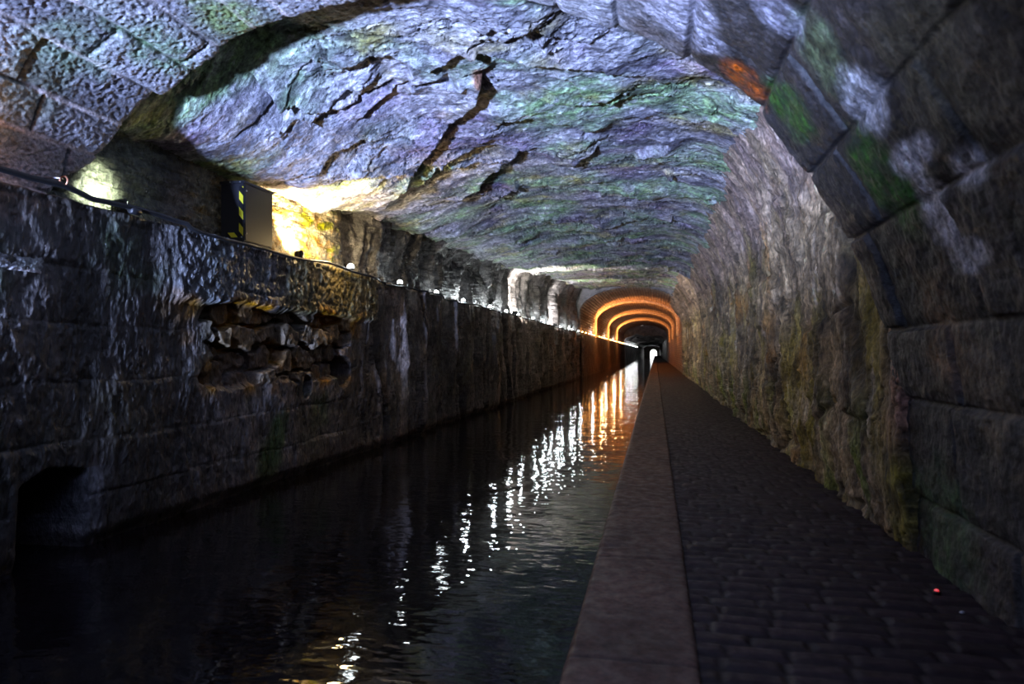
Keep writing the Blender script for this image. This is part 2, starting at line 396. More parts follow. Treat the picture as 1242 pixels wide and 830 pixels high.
    tag(cz, 'bare layered rock ceiling with a big hanging slab over the canal', 'ceiling', kind='structure')

# ------------------------------------------------------------------ left rock wall
def region(u0, v0, u1, v1, x=XL):
    a, b = on_x(u0, v0, x), on_x(u1, v1, x); return a[1], a[2], b[1], b[2]
if True:
    ys = np.concatenate([np.linspace(Y_BACK, 3.0, 40, endpoint=False), steps(3.0, 39.4, 1/3600., 0.009)]).astype(np.float32)
    zl = np.arange(-0.75, LEDGE_Z, 0.0095); nl = len(zl)
    xledge = np.linspace(0, 1, 26)[1:]; zu = np.arange(LEDGE_Z+0.01, 5.3, 0.012)[1:]
    T = np.concatenate([zl, np.full(25, LEDGE_Z), zu]).astype(np.float32)
    kind = np.concatenate([np.zeros(nl), xledge, np.ones(len(zu))]).astype(np.float32)
    Zg, Y = np.meshgrid(T, ys); K = np.broadcast_to(kind[None], Y.shape)
    ar = np.concatenate([zl, LEDGE_Z+xledge*0.37, zu+0.37]).astype(np.float32); A = np.broadcast_to(ar[None], Y.shape)
    w1, w2 = Y+0.2*fbm(Y*0.8, A*0.8, 1.2, 3), A+0.2*fbm(Y*0.8, A*0.8, 4.2, 3)
    natural = smooth(8.6, 9.8, Y+0.5*fbm(A*1.2, Y*0.5, 3.0, 2))     # masonry first, then bare rock
    low = (K == 0)
    flute = ridged(w1*1.0, w2*0.16, 0.7, 4, 0.55)
    Dn = 0.16*fbm(w1*0.35, w2*0.4, 6.6, 3)+0.34*(flute-0.62)+0.05*fbm(Y*5, A*1.6, 2.0, 4, 0.6)+0.014*ridged(Y*16, A*6, 1, 2)
    # deep joints
    jt = smooth(0.86, 0.97, ridged(w1*0.55+0.12*w2, w2*0.1, 9.0, 2)); Dn -= 0.22*jt
    # masonry: big worn blocks
    ch = 0.42; Aw = A+0.06*fbm(Y*0.9, A*0.9, 88, 3); r_ = np.floor((Aw+0.7)/ch).astype(np.int32); fr = (Aw+0.7)/ch-r_; bl = 0.8+0.4*hash2(r_, r_*3, 4); of = hash2(r_, r_*9+1, 6)*1.2
    b_ = np.floor((Y+20+of)/bl).astype(np.int32); fb = (Y+20+of)/bl-b_
    dj = np.minimum(np.minimum(fr, 1-fr)*ch, np.minimum(fb, 1-fb)*bl)+0.03*fbm(Y*3, A*3, 8, 3)
    jm = 1-smooth(0.006, 0.03, dj)
    rid = hash2(b_, r_, 77)
    Dm = 0.06*fbm(Y*1.3, A*1.1, 7.0, 4)+0.022*fbm(Y*7, A*4, 3.0, 4, 0.6)+0.014*(rid-0.5)-0.006*jm+0.010*ridged(Y*20, A*8, 1, 2)
    D = lerp3(Dm[..., None], Dn[..., None], natural)[..., 0]
    # rough projecting course under the ledge
    band = smooth(1.62, 1.70, Zg+0.05*fbm(Y*2, A*0+3, 1, 2))*low*smooth(4.9, 5.4, Y)*(1-smooth(9.2, 10.2, Y))
    D += band*(0.07+0.035*fbm(Y*14, A*9, 5, 3)+0.012*ridged(Y*30, A*14, 2, 2))
    # broken pocket where the facing has fallen away and rubble shows
    y0, z1, y1, z0 = region(238, 372, 425, 505)
    ey = (Y-(y0+y1)/2)/((y1-y0)/2); ez = (Zg-(0.9+1.62)/2)/0.42
    pk = np.maximum(np.abs(ey), np.abs(ez))+0.22*fbm(Y*2.2, A*2.2, 31, 3)
    pocket = (1-smooth(0.86, 1.0, pk))*low
    wd1, wd2, wid = worley((Y+0.22*fbm(Y*2.6, A*2.6, 5, 3))*2.6, (A+0.14*fbm(Y*3, A*3, 15, 3))*3.9, 3)
    stone = smooth(0.02, 0.22, wd2-wd1)
    D = D*(1-pocket)+pocket*(-0.17+0.17*stone*(0.4+0.9*wid)+0.03*fbm(Y*9, A*9, 2, 3))
    # black holes in it and the low alcove at the waterline
    def hole(u, v, ry, rz, depth, k=0.2):
        global D
        c = on_x(u, v, XL); e = np.hypot((Y-c[1])/ry, (Zg-c[2])/rz)+k*fbm(Y*3, A*3, 40+u*0.1, 3)
        m = (1-smooth(0.8, 1.05, e))*low; D = D*(1-m)-m*depth; return m
    hole(417, 452, 0.22, 0.22, 0.5); hole(340, 428, 0.12, 0.10, 0.45); hole(372, 470, 0.10, 0.14, 0.4)
    yn0, yn1 = on_x(22, 620, XL)[1], on_x(104, 620, XL)[1]
    nm = smooth(yn0-0.02, yn0+0.04, Y)*(1-smooth(yn1-0.02, yn1+0.03, Y+0.06*fbm(A*4, Y, 2, 2)))*(1-smooth(0.30, 0.40, Zg+0.06*fbm(Y*4, A, 5, 2)+0.25*((Y-(yn0+yn1)/2)/(yn1-yn0))**2))*low
    D = D*(1-nm)-nm*(0.75+0.05*fbm(Y*4, A*4, 3, 3))
    D -= 0.10*smooth(-0.12, -0.26, Zg)*low*(0.6+0.8*fbm(Y*2.5, A*0, 3, 3))
    # blunt buttresses on the wall above the ledge further in
    up = (K == 1)
    D += up*(natural*0.38*(ridged(w1*0.62, w2*0.10, 22, 3)-0.6)-0.10*natural*smooth(0.8, 0.95, ridged(w1*1.1, w2*0.2, 27, 2))+0.05*fbm(Y*3, A*3, 14, 4))
    ledge_w = np.interp(Y, [4, 9, 11, 16, 39], [0.37, 0.37, 0.26, 0.30, 0.30])+0.06*fbm(Y*1.5, Y*0+7, 2, 2)
    _, seam, gn = gritty(np.full(Y.shape+(3,), 0.3, np.float32), Y*11, A*4.5, 1, seed=160.0)
    D = D-0.025*seam*natural+0.012*gn
    X = XL-K*ledge_w+D*np.where((K > 0) & (K < 1), (1-K)*0.9+K*0.9, 1.0)
    lim = LEDGE_Z+0.03
    zt = ceiling_z(np.full(ys.shape, -4.4), ys)+0.30
    Zn = np.where(up, LEDGE_Z+(Zg-LEDGE_Z)*((zt-LEDGE_Z)/(5.3-LEDGE_Z))[:, None], Zg+np.where(low, 0, 0.035*fbm(Y*2.5, A*2.5, 3, 3)))
    # top leans out to meet the roof
    X = X+up*0.35*smooth(0.55, 1.0, (Zn-LEDGE_Z)/(zt-LEDGE_Z)[:, None])*smooth(9, 14, Y)
    # recess left by the missing facing before the vault ends
    back = (1-smooth(3.6, 4.6, Y))*up; X = X-back*0.25
    tone = smooth(-0.4, 0.45, fbm(w1*1.5, w2*0.5, 3.9, 5, 0.6))
    base = lerp3(col(0.075, 0.065, 0.06), col(0.30, 0.26, 0.24), tone)
    mossg = smooth(0.05, 0.4, fbm(Y*1.1, A*0.8, 51, 4)); base = lerp3(base, col(0.06, 0.14, 0.03), mossg*0.65*(1-natural)*low)
    base = lerp3(base, col(0.16, 0.14, 0.07), smooth(0.0, 0.5, fbm(Y*0.7, A*0.9, 55, 4))*0.5)
    base = lerp3(base, col(0.24, 0.20, 0.10), band*smooth(6.6, 7.4, Y)*0.7); base = lerp3(base, col(0.23, 0.23, 0.24), band*(1-smooth(6.4, 7.2, Y))*0.8)
    rust = smooth(-0.1, 0.4, fbm(Y*1.7, A*2.2, 60, 3)); 
    around = (1-smooth(0.9, 1.35, pk))*low
    base = lerp3(base, col(0.46, 0.22, 0.035), around*np.clip(rust*1.4, 0, 1)*0.95)
    base = lerp3(base, lerp3(col(0.12, 0.065, 0.035), col(0.34, 0.28, 0.2), wid**2), pocket*stone*0.8)
    lime = smooth(0.25, 0.5, fbm(w1*1.9, w2*0.6, 70, 4, 0.6)); base = lerp3(base, col(0.50, 0.47, 0.46), lime*0.55*natural)
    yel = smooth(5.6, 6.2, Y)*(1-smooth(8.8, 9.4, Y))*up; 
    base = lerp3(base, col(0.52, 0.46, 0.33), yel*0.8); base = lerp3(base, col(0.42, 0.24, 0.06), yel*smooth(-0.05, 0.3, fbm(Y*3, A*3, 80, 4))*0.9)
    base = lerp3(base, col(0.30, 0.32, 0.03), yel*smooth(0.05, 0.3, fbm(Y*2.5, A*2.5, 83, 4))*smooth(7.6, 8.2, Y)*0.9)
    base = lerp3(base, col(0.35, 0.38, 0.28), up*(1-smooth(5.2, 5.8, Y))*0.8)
    nl_ = np.exp(-((Y-yn1-0.02)/0.12)**2)*(Zg < 0.35)*low; base = lerp3(base, col(0.62, 0.60, 0.62), np.clip(nl_*1.3, 0, 1)*0.9)
    base = lerp3(base, col(0.10, 0.055, 0.035), smooth(0.05, -0.25, Zg)*low*0.7)
    base = base*(0.74-0.45*(1-smooth(4.6, 6.4, Y))*low+0.15*natural*low-0.35*up*(1-smooth(5.5, 8.0, Y)))[..., None]  # near end darkened in the colour, standing in for missing light
    gl = base.mean(-1, keepdims=True); base = base*(1-0.6*(up*natural)[..., None])+gl*0.6*(up*natural)[..., None]*col(1.0, 1.0, 1.06)
    base, _, _ = gritty(base, Y*11, A*4.5, 1, 0.9, 1.3, 0.7, 160.0)
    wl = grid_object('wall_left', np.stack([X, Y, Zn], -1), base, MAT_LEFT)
    tag(wl, 'left canal wall of wet rock and worn stone with a lamp ledge along it', 'wall', kind='structure')
    WL = (X, Y, Zn)

# ------------------------------------------------------------------ right rock wall
if True:
    ys = steps(4.6, 39.4, 1/1900., 0.008); zs = np.arange(-0.06, 3.95, 0.0085)
    Zg, Y = np.meshgrid(zs.astype(np.float32), ys)
    w1, w2 = Y+0.2*fbm(Y*0.8, Zg*0.8, 11.2, 3), Zg+0.2*fbm(Y*0.8, Zg*0.8, 14.2, 3)
    Xb = 1.50-0.50*np.clip((Zg-2.2)/1.5, 0, 1.3)**2
    d1, d2, cid = worley((w1+0.15*fbm(Y*3, Zg*3, 1, 3))*0.9, (w2+0.12*fbm(Y*3, Zg*3, 9, 3))*1.3, 9)
    blk = smooth(0.0, 0.16, d2-d1)
    D = 0.14*fbm(w1*0.5, w2*0.45, 5, 4)+0.025*(blk-0.6)+0.07*(cid-0.5)*blk+0.15*(ridged(w1*1.3, w2*0.42, 2.7, 4, 0.55)-0.6)+0.06*fbm(Y*6, Zg*3.2, 6, 5, 0.66)+0.02*ridged(Y*17, Zg*8, 1, 3)
    edge = np.exp(-np.maximum(Y-4.75, 0)/0.35); low_r = 1-smooth(1.9, 2.3, Zg)
    D = D*(1-0.8*edge*low_r)+edge*low_r*(0.035+0.03*fbm(Zg*3, Y*2, 3, 3))
    D -= 0.05*smooth(0.45, 0.1, Zg)
    _, seam, gn = gritty(np.full(Y.shape+(3,), 0.3, np.float32), Y*9, Zg*3.6, 1, seed=170.0)
    D += 0.02*gn-0.03*seam
    X = Xb-D
    tone = smooth(-0.35, 0.4, fbm(w1*1.6, w2*0.55, 23.9, 5, 0.6))
    base = lerp3(col(0.06, 0.05, 0.045), col(0.36, 0.31, 0.25), tone)
    base = lerp3(base, col(0.22, 0.20, 0.07), smooth(-0.05, 0.4, fbm(w1*1.2, w2*0.6, 91, 4))*0.7)
    base = lerp3(base, col(0.24, 0.14, 0.06), smooth(0.1, 0.45, fbm(w1*0.9, w2*0.8, 95, 4))*0.6)
    base = lerp3(base, col(0.58, 0.54, 0.52), smooth(0.15, 0.4, fbm(w1*2.8, w2*0.8, 99, 5, 0.65))*0.85)
    base = lerp3(base, col(0.025, 0.022, 0.02), smooth(0.12, 0.38, fbm(w1*3.3, w2*1.0, 119, 5, 0.65))*0.75)
    base = lerp3(base, col(0.13, 0.18, 0.06), smooth(0.0, 0.4, fbm(Y*1.6, Zg*0.9, 103, 3))*smooth(1.2, 0.3, Zg)*0.7)
    base = lerp3(base, col(0.03, 0.03, 0.025), (1-blk)*0.35)
    base = lerp3(base, col(0.42, 0.28, 0.27), np.exp(-(Y-4.6)/0.25)*smooth(0.4, 0.8, Zg)*0.7)
    base = lerp3(base, col(0.30, 0.26, 0.28), smooth(2.4, 3.2, Zg)*0.5)
    base, _, _ = gritty(base, Y*9, Zg*3.6, 1, 1.1, 1.6, 0.75, 170.0)
    P = np.stack([X, Y, Zg], -1); e0 = P[:1].copy(); e0[..., 0] = 2.2
    wr = grid_object('wall_right', np.concatenate([e0, P], 0), np.clip(np.concatenate([base[:1], base], 0)*np.array([1.35, 1.22, 1.0], np.float32), 0, 0.85)*0.85, MAT_RIGHT, flip=True)
    tag(wr, 'right rock wall streaked olive and white beside the towpath', 'wall', kind='structure')

# ------------------------------------------------------------------ brick vault and its ribs, far rock
def tube_profile(spring, crown, x0, x1, ledge=True, n=48):
    cx, rx = (x0+x1)/2, (x1-x0)/2
    left = [(x0+0.10, -0.7), (x0+0.10, LEDGE_Z), (x0, LEDGE_Z+0.01)] if ledge else [(x0, -0.7)]
    P = [(left[0][0], z) for z in np.linspace(-0.7, LEDGE_Z, 30)]+[(x0, LEDGE_Z+0.005)]+[(x0, z) for z in np.linspace(LEDGE_Z+0.03, spring, 14)]
    for a in np.linspace(math.pi, 0, n)[1:-1]: P.append((cx+rx*math.cos(a), spring+(crown-spring)*math.sin(a)))
    P += [(x1, z) for z in np.linspace(spring, -0.06, 40)]
    return np.array(P, np.float32)
BX0, BX1, BSP, BCR = -4.20, 1.54, 3.45, 4.86
if True:
    pr = tube_profile(BSP, BCR, BX0, BX1)
    ar = np.concatenate([[0], np.cumsum(np.hypot(*np.diff(pr, axis=0).T))])
    sfine = np.arange(0, ar[-1], 0.035); fx, fz = np.interp(sfine, ar, pr[:, 0]), np.interp(sfine, ar, pr[:, 1])
    ys = np.concatenate([np.arange(38.6, 60, 0.08), np.arange(60, 94.2, 0.25)])
    Sg, Y = np.meshgrid(sfine.astype(np.float32), ys.astype(np.float32))
    r_ = np.floor(Sg/0.16).astype(np.int32); b_ = np.floor((Y+(r_ % 2)*0.3)/0.6).astype(np.int32)
    h = hash2(b_, r_, 31)
    mort = np.maximum(1-smooth(0.008, 0.03, np.minimum(Sg/0.16-r_, 1-(Sg/0.16-r_))*0.16), 0)
    D = 0.035*(h-0.5)-0.03*mort+0.03*fbm(Y*0.8, Sg*0.8, 3, 3)
    cxm, czm = (BX0+BX1)/2, 2.4
    vx, vz = cxm-fx, czm-fz; vl = np.hypot(vx, vz)
    arch_part = (fz > LEDGE_Z+0.1)
    X = fx[None]+D*(vx/vl)[None]*arch_part; Z = fz[None]+D*(vz/vl)[None]*arch_part
    base = lerp3(col(0.30, 0.16, 0.09), col(0.46, 0.27, 0.17), h); base = lerp3(base, col(0.10, 0.07, 0.06), mort*0.7)
    base = lerp3(base, col(0.34, 0.30, 0.27), (1-smooth(38.8, 41.5, Y))*0.75)
    base = lerp3(base, col(0.10, 0.07, 0.06), smooth(LEDGE_Z, LEDGE_Z-0.1, Z)*(X < -3)*0.8)
    bv = grid_object('ceiling_brick_vault', np.stack([X, Y, Z], -1), base, MAT_BRICK)
    tag(bv, 'brick lined vault glowing orange down the tunnel beyond the rock', 'vault', kind='structure')
    # ring ribs standing proud of the lining
    for y in (48.6, 62.0, 76.0):
        q = pr[(pr[:, 1] > LEDGE_Z-0.0)]
        bm = bmesh.new(); rings = []
        for (dd, yy) in ((-0.05, y), (0.12, y), (0.12, y+0.9), (-0.05, y+0.9)):
            ring = []
            for (x, z) in q:
                w = Vector((cxm-x, 0, 2.6-z)); w.normalize()
                if z < BSP: w = Vector((1 if x < cxm else -1, 0, 0))
                ring.append(bm.verts.new((x+w.x*dd, yy, z+w.z*dd)))
            rings.append(ring)
        for A_, B_ in zip(rings, rings[1:]):
            for k in range(len(A_)-1): bm.faces.new((A_[k], A_[k+1], B_[k+1], B_[k]))
        me_o = obj('trim_rib', bm, MAT_BRICK)
        a = me_o.data.attributes.new('Tint', 'FLOAT_COLOR', 'POINT'); c4 = np.tile(np.array([0.5, 0.33, 0.2, 1], np.float32), (len(me_o.data.vertices), 1)); a.data.foreach_set('color', c4.ravel())
        n_ = {48.6: 'nearest', 62.0: 'middle', 76.0: 'farthest'}[y]
        tag(me_o, f'{n_} of the three orange lit brick ribs ringing the far vault', 'arch rib', kind='structure')
    # rock again behind the brickwork
    pr = tube_profile(3.0, 3.9, -4.13, 1.54)
    ar = np.concatenate([[0], np.cumsum(np.hypot(*np.diff(pr, axis=0).T))])
    sf = np.arange(0, ar[-1], 0.07); fx, fz = np.interp(sf, ar, pr[:, 0]), np.interp(sf, ar, pr[:, 1])
    ys = np.concatenate([np.arange(93.8, 140, 0.3), np.arange(140, Y_END, 1.5)])
    Sg, Y = np.meshgrid(sf.astype(np.float32), ys.astype(np.float32))
    D = 1.1*terrace(fbm(Y*0.10, Sg*0.15, 3, 3)*0.5+0.5, 7, 0.06)-0.25+0.25*fbm(Y*0.4, Sg*0.8, 7, 4)
    vx, vz = cxm-fx, 2.2-fz; vl = np.hypot(vx, vz); wgt = smooth(2.75, 3.1, fz)*(fx < 1.5)+0.25*(fx >= 1.5)*smooth(0, 0.5, fz)
    X = fx[None]+D*(vx/vl*wgt)[None]; Z = fz[None]+D*(vz/vl*wgt)[None]; FAR_RING = np.stack([X[0], Z[0]], -1).astype(float)
    tone = smooth(-0.3, 0.4, fbm(Y*0.6, Sg*0.8, 33, 4))
    base = lerp3(col(0.10, 0.09, 0.09), col(0.40, 0.37, 0.36), tone)
    fr_ = grid_object('ceiling_far_rock', np.stack([X, Y, Z], -1), base, MAT_FAR)
    tag(fr_, 'dark rough rock bore seen through the brick vault at the tunnel end', 'tunnel', kind='structure')
    # masonry frames where the bores change section
    def ring_wall(name, y, inner, lab, k_=2.1):
        bm = bmesh.new(); outer = [(-7.5, -0.7), (-7.5, 7), (4.5, 7), (4.5, -0.1)]
        A_ = [bm.verts.new((x, y, z)) for x, z in inner]
        cx_, cz_ = (-1.3, 2.2) if k_ < 5 else (-0.7, 0.3)
        B_ = [bm.verts.new((cx_+(x-cx_)*k_, y, max(cz_+(z-cz_)*k_, -0.7))) for x, z in inner]
        for k in range(len(A_)-1): bm.faces.new((A_[k], A_[k+1], B_[k+1], B_[k]))
        o = obj(name, bm, MAT_FAR, None, False)
        a = o.data.attributes.new('Tint', 'FLOAT_COLOR', 'POINT'); c4 = np.tile(np.array([0.22, 0.2, 0.19, 1], np.float32), (len(o.data.vertices), 1)); a.data.foreach_set('color', c4.ravel())
        return tag(o, lab, 'wall', kind='structure')
    mouth = [(-1.9, -0.7)]+[(-1.9, z) for z in (0.2, 0.9)]+[(-0.7+1.2*math.cos(a), 1.0+1.3*math.sin(a)) for a in np.linspace(math.pi, 0, 14)]+[(0.5, 0.9), (0.5, -0.7)]
    ring_wall('wall_portal', Y_END-0.5, mouth, 'black end wall round the small bright tunnel mouth', 7.0)
    ring_wall('wall_brick_face', 38.9, tube_profile(BSP, BCR, BX0, BX1), 'rock shoulder around the mouth of the orange brick vault')
    ring_wall('wall_far_face', 93.85, FAR_RING, 'rock face around the far end of the brick vault')

# ------------------------------------------------------------------ floor, coping, water, added light-blocking wall behind
CX0, CX1 = -0.35, 0.16
if True:
    ys = np.concatenate([np.linspace(Y_BACK, 1.0, 60, endpoint=False), steps(1.0, 250, 1/900., 0.012, 6.0)]).astype(np.float32)
    xs = np.arange(CX1-0.02, 2.0, 0.012, dtype=np.float32)
    X, Y = np.meshgrid(xs, ys)
    r_ = np.floor(Y/0.115).astype(np.int32); fr = Y/0.115-r_; bl = 0.24; of = hash2(r_, r_*3+1, 5)*bl
    b_ = np.floor((X+5+of)/bl).astype(np.int32); fb = (X+5+of)/bl-b_
    dj = np.minimum(np.minimum(fr, 1-fr)*0.115, np.minimum(fb, 1-fb)*bl)
    fade = (1-smooth(9, 16, Y))
    H = fade*(0.012*smooth(0.0, 0.03, dj)-0.012+0.012*(hash2(b_, r_, 3)-0.5))+0.012*fbm(X*2, Y*2, 3, 3)*smooth(CX1, CX1+0.1, X)
    h = hash2(b_, r_, 13)
    base = lerp3(col(0.085, 0.06, 0.058), col(0.15, 0.115, 0.11), h*fade+0.4*(1-fade))
    base = base*(0.6+0.4*smooth(0, 0.03, dj)*fade+0.4*(1-fade))[..., None]
    pale = smooth(0.3, 0.5, fbm(X*2.5, Y*3, 43, 3)); base = lerp3(base, col(0.24, 0.2, 0.2), pale*0.35)
    fl = grid_object('floor', np.stack([X, Y, H-0.012], -1), base*np.array([0.28, 0.19, 0.205], np.float32), MAT_PATH, flip=True)
    tag(fl, 'dark towpath of worn stone setts between coping and right wall', 'path', kind='structure')
    # coping: rounded edge stones, top then face to the canal
    prf = np.array([(CX1+0.005, -0.05), (CX1, -0.004), (CX1-0.012, 0.006)]+[(x, 0.008) for x in np.linspace(CX1-0.03, CX0+0.03, 24)]+[(CX0+0.018, 0.005), (CX0+0.008, -0.003), (CX0+0.001, -0.014), (CX0, -0.03)]+[(CX0-0.002, z) for z in np.linspace(-0.05, -0.75, 24)], np.float32)
    S_, Y = np.meshgrid(np.arange(len(prf)), ys)
    X, Z = prf[S_, 0], prf[S_, 1]
    H = 0.006*fbm(Y*2.5, X*4, 3, 4)
    chip = 0.010*smooth(0.2, 0.5, fbm(Y*5, X*0, 9, 3))*((S_ > 20) & (S_ < 32))
    jy = np.abs((Y/1.35) % 1.0-0.5)*1.35; jn = (1-smooth(0.004, 0.014, 0.675-jy))*(Y < 30)
    Z = Z+np.where(S_ < 29, H-chip-0.006*jn, 0); X = X+np.where(S_ >= 27, H+chip, 0)
    t = smooth(-0.3, 0.4, fbm(Y*1.6, X*3, 53, 4))
    base = lerp3(col(0.17, 0.125, 0.105), col(0.30, 0.23, 0.20), t); base = lerp3(base, col(0.05, 0.04, 0.04), jn*0.5)
    base = lerp3(base, col(0.06, 0.045, 0.04), smooth(0.25, 0.5, fbm(Y*3, X*5, 59, 3))*0.6)
    cp = grid_object('trim_coping', np.stack([X, Y, Z], -1), base*np.array([0.46, 0.33, 0.27], np.float32), MAT_PATH)
    tag(cp, 'long pale brown stone coping edging the towpath above the water', 'coping', kind='structure')
def water_mat():
    m, nt, b = new_mat('canal_water'); N, L = nt.nodes.new, nt.links.new
    b.inputs['Base Color'].default_value = (0.006, 0.005, 0.006, 1); b.inputs['Roughness'].default_value = 0.03; b.inputs['IOR'].default_value = 1.33
    tc = N('ShaderNodeTexCoord')
    hs = []
    for sc, st in ((2.0, (0.8, 0.9, 1)), (7.5, (0.6, 1.3, 1)), (19.0, (0.7, 1.3, 1))):
        mp = N('ShaderNodeMapping'); mp.inputs['Scale'].default_value = st; L(tc.outputs['Object'], mp.inputs['Vector'])
        n = N('ShaderNodeTexNoise'); n.inputs['Scale'].default_value = sc; n.inputs['Detail'].default_value = 1.0; n.inputs['Distortion'].default_value = 0.4
        L(mp.outputs[0], n.inputs['Vector']); hs.append(n)
    def ma(op, a, bb):
        k = N('ShaderNodeMath'); k.operation = op
        for i, v in enumerate((a, bb)):
            if isinstance(v, float): k.inputs[i].default_value = v
            else: L(v, k.inputs[i])
        return k.outputs[0]
    h = ma('ADD', ma('ADD', ma('MULTIPLY', hs[0].outputs['Fac'], 1.0), ma('MULTIPLY', hs[1].outputs['Fac'], 0.34)), ma('MULTIPLY', hs[2].outputs['Fac'], 0.07))
    bp = N('ShaderNodeBump'); bp.inputs['Strength'].default_value = 1.0; bp.inputs['Distance'].default_value = 0.0125
    L(h, bp.inputs['Height']); L(bp.outputs[0], b.inputs['Normal'])
    return m
bm = bmesh.new()
vs = [bm.verts.new(p) for p in ((-5.2, Y_BACK, WATER_Z), (CX0+0.03, Y_BACK, WATER_Z), (CX0+0.03, Y_END, WATER_Z), (-5.2, Y_END, WATER_Z))]
bm.faces.new(vs)
tag(obj('water', bm, water_mat()), 'still black canal water mirroring the row of lamps', 'water', kind='structure')
bm = bmesh.new()
vs = [bm.verts.new(p) for p in ((-6, Y_BACK, -0.8), (3, Y_BACK, -0.8), (3, Y_BACK, 5), (-6, Y_BACK, 5))]
bm.faces.new(vs)
o = obj('wall_back_blocker', bm, plain('blocker_dark', (0.05, 0.05, 0.05), 0.9))  # unseen, added to keep sky light out of the tunnel
tag(o, 'unseen dark wall added behind the viewer to keep the sky out', 'wall', kind='structure')

# ------------------------------------------------------------------ lamps on the ledge
M_BLACK = plain('black_plastic', (0.012, 0.012, 0.014), 0.45)
M_CABLE = plain('cable_rubber', (0.012, 0.012, 0.013), 0.4)
M_WHITE = glow('white_lamp_lens', (0.9, 1.0, 0.95), 15)
M_ORANGE = glow('orange_lamp_lens', (1.0, 0.42, 0.10), 40)
M_STEEL = plain('galvanised_steel', (0.45, 0.45, 0.46), 0.35, 0.9)
def spot(name, loc, target, power, colour, angle, blend=0.4, size=0.05):
    d = bpy.data.lights.new(name, 'SPOT'); d.energy = power; d.color = colour; d.spot_size = math.radians(angle); d.spot_blend = blend; d.shadow_soft_size = size
    o = bpy.data.objects.new(name, d); C.objects.link(o); o.location = loc
    o.rotation_euler = (Vector(target)-Vector(loc)).to_track_quat('-Z', 'Y').to_euler()
    return o
def point(name, loc, power, colour, size=0.04, parent=None):
    d = bpy.data.lights.new(name, 'POINT'); d.energy = power; d.color = colour; d.shadow_soft_size = size
    o = bpy.data.objects.new(name, d); C.objects.link(o); o.location = loc
    return o
def make_lamp(orange):
    t = thing('ledge_lamp', '', 'lamp')
    bm = bmesh.new(); add_lathe(bm, [(0.020, 0.0), (0.036, 0.002), (0.036, 0.012), (0.028, 0.03), (0.030, 0.045), (0.050, 0.052), (0.050, 0.066), (0.046, 0.07)], 14); obj('base', bm, M_BLACK, t)
    bm = bmesh.new(); add_lathe(bm, [(0.044, 0.068), (0.047, 0.085), (0.042, 0.108), (0.028, 0.124), (0.010, 0.130)], 14); obj('lens', bm, M_ORANGE if orange else M_WHITE, t)
    bm = bmesh.new()
    for a in range(4):
        c_, s_ = math.cos(a*math.pi/2+0.78), math.sin(a*math.pi/2+0.78)
        add_tube(bm, [(0.050*c_, 0.050*s_, 0.06), (0.053*c_, 0.053*s_, 0.09), (0.040*c_, 0.040*s_, 0.122), (0, 0, 0.140)], 0.0025, 5)
    obj('guard', bm, M_STEEL, t)
    return t
def dup(root, loc, label, group):
    r = root.copy(); C.objects.link(r); r.location = loc; r['label'] = label
    if group: r['group'] = group
    elif 'group' in r: del r['group']
    for ch in list(root.children):
        c = ch.copy(); C.objects.link(c); c.parent = r
    return r
WX, WYs, WZ = WL
def ledge_top(y, x):
    i = int(np.argmin(np.abs(WYs[:, 0]-y))); m = np.where((WZ[i] > 2.1) & (WZ[i] < 2.5) & (WX[i] < x+0.08) & (WX[i] > x-0.08))[0]
    return float(WZ[i][m].max()) if len(m) else LEDGE_Z
def ledge_edge(y):
    i = int(np.argmin(np.abs(WYs[:, 0]-y))); m = np.where((WZ[i] > 2.2) & (WZ[i] <= 2.33))[0]
    return float(WX[i][m].max())
white0 = None; orange0 = None
ORD = ['first', 'second', 'third', 'fourth', 'fifth', 'sixth', 'seventh', 'eighth', 'ninth', 'tenth', 'eleventh', 'twelfth', 'thirteenth', 'fourteenth']
lamp_y = [8.8, 10.9, 12.9]+[15.0+2.05*i for i in range(72)]
n_rock = 0
for i, y in enumerate(lamp_y):
    if any(r-0.15 < y < r+1.05 for r in (48.6, 62.0, 76.0)): continue
    orange = Y_BRICK+0.3 < y < Y_FAR
    if y < 39: e = ledge_edge(y); x = e-0.10; z = ledge_top(y, x)-0.004
    elif y < Y_FAR: x, z = BX0+0.055, LEDGE_Z+0.0
    else: x, z = -4.02, LEDGE_Z+0.0
    if y < 39:
        lab = f'small round white lamp on the left ledge, {ORD[min(i, 13)]} beyond the striped control box'
        if i > 13: lab = 'small white lamp on the ledge last before the orange brick vault'
        grp = 'white lamps along the rock ledge'
    elif orange: lab, grp = 'tiny orange lamp in the row along the wall of the brick vault', 'orange lamps along the brick vault'
    else: lab, grp = 'tiny white lamp in the distant row beyond the brick vault', 'white lamps beyond the brick vault'
    if orange:
        if orange0 is None: orange0 = make_lamp(True); o = orange0; o.location = (x, y, z); o['label'] = lab; o['group'] = grp
        else: o = dup(orange0, (x, y, z), lab, grp)
    else:
        if white0 is None: white0 = make_lamp(False); o = white0; o.location = (x, y, z); o['label'] = lab; o['group'] = grp
        else: o = dup(white0, (x, y, z), lab, grp)
    if y < 39:
        point('lamp_light', (x+0.1, y-0.05, z+0.2), 2.5 if y < 14 else 16.0, (0.86, 0.97, 1.0), 0.04)
        spot('lamp_beam', (x+0.07, y-0.03, z+0.12), (1.5, y-0.6, 2.0), 40, (1.0, 0.88, 0.74), 86, 0.8, 0.04)
    elif orange and i % 2: point('lamp_light', (x+0.02, y, z+0.2), 3.0, (1.0, 0.40, 0.10), 0.05)
    elif i % 3 == 0: point('lamp_light', (x+0.05, y, z+0.25), 22.0, (0.95, 0.97, 1.0), 0.05)
